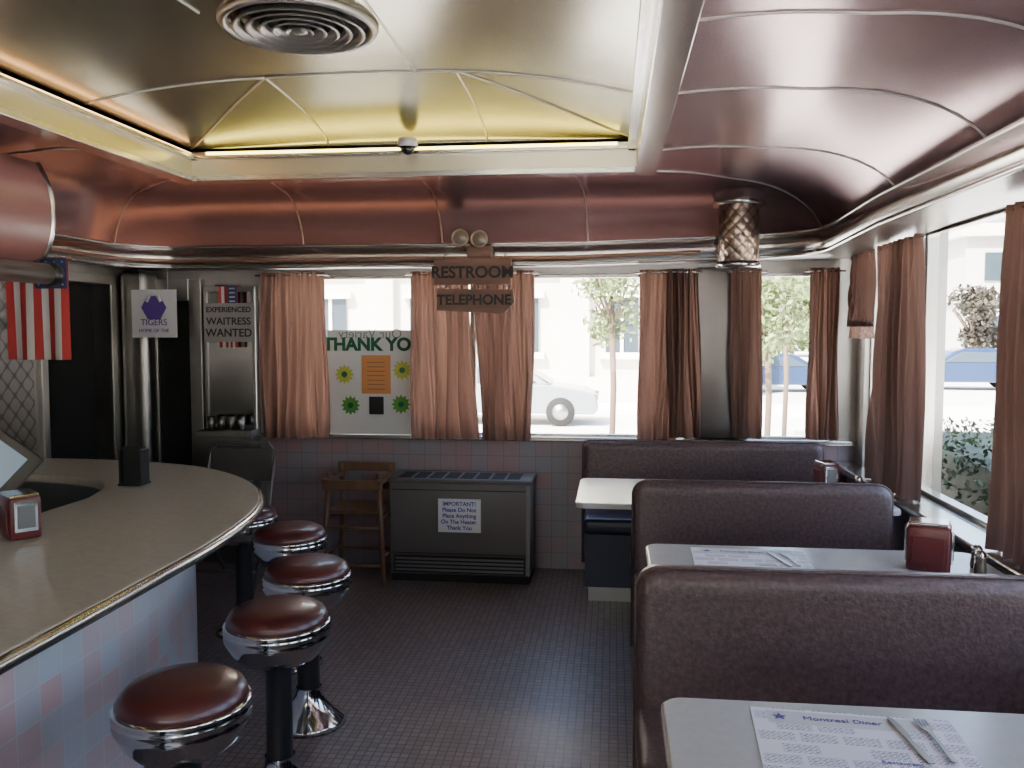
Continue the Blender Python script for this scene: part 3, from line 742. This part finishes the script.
# ------------------------------------------------------------------ outside
G=-.75
box("ground",-80,120,-60,160,G-.1,G,"road")
boxes("sidewalk",[(-40,-3.6,YB-6,12,G,G+.12),(1.75,6.5,-20,12,G,G+.12),(-3.6,1.75,5.95,12,G,G+.12),(-40,30,24,26.4,G,G+.12) ],"walk")
boxes("diner_foundation",[(XL-.14,XR+.14,YB-.14,YF+.14,G,-.1)],"stone2")
g=group("stone_building",(-9,30,4))
box("mass",-30,2.2,27,40,G,10,"stone",g)
boxes("pilasters",[(-29.5+3.1*k,-28.6+3.1*k,26.7,27.1,G,9) for k in range(11)],"stone",g)
boxes("string_course",[(-30,2.3,26.6,27.1,3.6,4.0),(-30,2.3,26.5,27.1,G,G+.9)],"stone",g)
boxes("windows",[(-28.1+3.1*k,-27.1+3.1*k,26.9,27.05,.9,2.6) for k in range(10)]+[(-28.1+3.1*k,-27.1+3.1*k,26.9,27.05,4.8,7.4) for k in range(10)],"bglass",g)
boxes("window_trim",[(-28.3+3.1*k,-26.9+3.1*k,26.75,27.05,.7,.9) for k in range(10)]+[(-28.3+3.1*k,-26.9+3.1*k,26.75,27.05,2.6,2.8) for k in range(10)]+[(-27.65+3.1*k,-27.55+3.1*k,26.85,27.05,.9,2.6) for k in range(10)],"walk",g)
g=group("office_building",(32,58,4))
box("mass",20,46,52,68,G,7.6,"stone2",g)
boxes("cornice",[(19.5,46,51.5,68,6.9,7.6),(19.8,46,51.8,68,3.2,3.5)],"stone",g)
boxes("windows",[(21+2.4*k,22.4+2.4*k,51.9,52.1,z,z+1.6) for k in range(10) for z in (.8,4.4)],"bglass",g)
g=group("distant_building",(5,90,3))
box("mass",8,19,95,105,G,4.5,"brick",g); box("roof",7.6,19.4,94.6,105,4.5,4.9,"stone",g)
boxes("windows",[(9+1.8*k,10+1.8*k,94.9,95.1,.8,2.6) for k in range(5)],"bglass",g)
def leaves(name,pts,size,m,g):
    v=[];f=[]
    for p in pts:
        a=Vector((random.gauss(0,1),random.gauss(0,1),random.gauss(0,1))).normalized()
        b=a.cross(Vector((random.gauss(0,1),random.gauss(0,1),random.gauss(0,1)))).normalized()
        s_=size*random.uniform(.6,1.3); k=len(v)
        v+=[p-a*s_,p+b*s_*.5,p+a*s_,p-b*s_*.5]; f.append((k,k+1,k+2,k+3))
    return mk(name,v,f,m,g)
def tree(x,y,zc_,r,m="leaf",n=1800,zs=1.2,ls=.09,gz=G):
    g=group("street_tree",(x,y,gz))
    tube("trunk",[(x,y,gz),(x+.03,y,(gz+zc_)/2),(x-.02,y,zc_)],.05 if r<1.4 else .16,"bark",g,8)
    for k in range(6):
        a=k*1.05; tube("branch_%d"%k,[(x,y,zc_-r*zs*.6),(x+math.cos(a)*r*.6,y+math.sin(a)*r*.6,zc_+r*zs*.3*random.uniform(-.3,1))],.02 if r<1.4 else .07,"bark",g,5)
    cl=[Vector((x+random.uniform(-.6,.6)*r,y+random.uniform(-.6,.6)*r,zc_+random.uniform(-.7,.7)*r*zs)) for _ in range(14)]
    pts=[]
    for _ in range(n):
        c_=random.choice(cl); d=Vector((random.gauss(0,1),random.gauss(0,1),random.gauss(0,1))).normalized()*r*.45*random.random()**.4
        pts.append(c_+d)
    leaves("crown",pts,ls,m,g)
tree(.0,14,2.15,.7,n=1000,ls=.07); tree(2.45,14,1.8,.6,"leaf",1000,ls=.07); tree(3.5,18,2.0,.75,"leaf",1100,ls=.08)
tree(16.2,41,2.1,1.5,"leafr",2400,1.,.15); tree(15.6,31,5.6,2.2,"leaf",2200,.8,.17); tree(25,48,4,3,"leaf",3000,1.1,.25); tree(9,66,3,3.2,"leaf",2500,.9,.3); tree(15,78,3.5,4.5,"leaf",3500,.8,.4)
g=group("hedge",(2.4,5,G+.12))
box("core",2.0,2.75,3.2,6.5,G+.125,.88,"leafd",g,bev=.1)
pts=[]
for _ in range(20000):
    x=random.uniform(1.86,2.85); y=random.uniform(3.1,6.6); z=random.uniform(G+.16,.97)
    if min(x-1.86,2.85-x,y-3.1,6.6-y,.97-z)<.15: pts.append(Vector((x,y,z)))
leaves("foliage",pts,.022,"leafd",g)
def car(x,y,rot,paint,name="car",s=1.):
    g=group(name,(x,y,G)); g.rotation_euler=(0,0,rot)
    def par(o): o.parent=g; o.matrix_parent_inverse=Matrix.Identity(4); return o
    low=[(-2.2,.3),(-2.25,.55),(-2.15,.85),(-1.5,.93),(1.0,.95),(1.9,.82),(2.2,.68),(2.25,.4),(2.15,.28)]
    def loft(nm,pr,w0,w1,m):
        z0=min(p[1] for p in pr); z1=max(p[1] for p in pr); v=[];f=[]; k=len(pr)
        for sgn in (-1,1):
            for (a,z) in pr:
                t=(z-z0)/(z1-z0); v.append((a*s,sgn*(w0+(w1-w0)*t)*s,z*s))
        for j in range(k): f.append((j,(j+1)%k,k+(j+1)%k,k+j))
        f.append(tuple(range(k-1,-1,-1))); f.append(tuple(range(k,2*k)))
        o=mk(nm,v,f,m)
        md=o.modifiers.new("b","BEVEL"); md.width=.05; md.segments=3
        return par(o)
    loft("body",low,.9,.84,paint)
    loft("cabin",[(-2.0,.9),(-1.35,1.38),(-.9,1.46),(.2,1.45),(.55,1.35),(1.15,.93)],.80,.62,paint)
    loft("side_glass",[(-1.65,.97),(-1.2,1.33),(.25,1.36),(.9,.97)],.812,.66,"bglass")
    loft("windshield",[(.45,1.34),(1.12,.97),(1.16,.97),(.50,1.36)],.74,.60,"bglass")
    loft("rear_glass",[(-1.95,.97),(-1.42,1.34),(-1.46,1.36),(-2.0,.97)],.74,.60,"bglass")
    for k,(a,b) in enumerate([(-1.4,-.92),(-1.4,.72),(1.4,-.92),(1.4,.72)]):
        par(lathe("tire_%d"%k,(a*s,b*s,.33*s),[(0,0),(.3*s,0),(.33*s,.03),(.33*s,.17*s),(.3*s,.2*s),(0,.2*s)],"tire",None,24,axis="y"))
        par(lathe("rim_%d"%k,(a*s,(b-.008 if b<0 else b+.03)*s,.33*s),[(0,0),(.18*s,0),(.18*s,.18*s),(0,.18*s)],"steeld",None,18,axis="y"))
    par(boxes("lights",[(2.14*s,2.24*s,-.75*s,-.5*s,.6*s,.72*s),(2.14*s,2.24*s,.5*s,.75*s,.6*s,.72*s)],"lens"))
    par(boxes("tail_lights",[(-2.24*s,-2.14*s,-.8*s,-.6*s,.65*s,.8*s),(-2.24*s,-2.14*s,.6*s,.8*s,.65*s,.8*s)],"red"))
car(-2.75,21.8,0,"carw",s=1.08); car(13.9,36,pi*.97,"carb",s=1.12); car(6.4,34,.1,"carb"); car(18.2,43,.3,"carw")

# ------------------------------------------------------------------ light
W=bpy.data.worlds.new("world"); S.world=W; W.use_nodes=True; nt=W.node_tree
bg=nt.nodes["Background"]; sky=nt.nodes.new("ShaderNodeTexSky"); sky.sky_type="NISHITA"; sky.sun_disc=False
sky.sun_elevation=math.radians(50); sky.sun_rotation=math.radians(230); sky.dust_density=5.; sky.air_density=1.
nt.links.new(sky.outputs[0],bg.inputs[0]); bg.inputs[1].default_value=1.9
sun=bpy.data.lights.new("sun","SUN"); sun.energy=60; sun.angle=.01; sun.color=(1,.95,.88)
so=bpy.data.objects.new("sun",sun); COL.objects.link(so); so.rotation_euler=Vector((.45,.75,-1.0)).to_track_quat('-Z','Y').to_euler(); so.location=(0,0,20)
def portal(name,loc,rot,sx,sy):
    l=bpy.data.lights.new(name,"AREA"); l.shape="RECTANGLE"; l.size=sx; l.size_y=sy; l.cycles.is_portal=True
    o=bpy.data.objects.new(name,l); COL.objects.link(o); o.location=loc; o.rotation_euler=rot
portal("portal_far",(-.45,YF+.16,1.42),(-pi/2,0,0),3.8,1.15)
portal("portal_right",(XR+.16,1.25,1.43),(0,pi/2,0),1.4,8.7)
portal("portal_back",(-.85,YB-.16,1.43),(pi/2,0,0),2.9,1.2)

# ------------------------------------------------------------------ camera
cam=bpy.data.cameras.new("camera"); co=bpy.data.objects.new("camera",cam); COL.objects.link(co)
cam.sensor_width=36; cam.lens=36*860/1024; cam.clip_start=.02; cam.clip_end=500
co.location=(0,0,1.6); co.rotation_euler=(pi/2-math.atan(54/860),0,math.radians(6.63))
S.camera=co
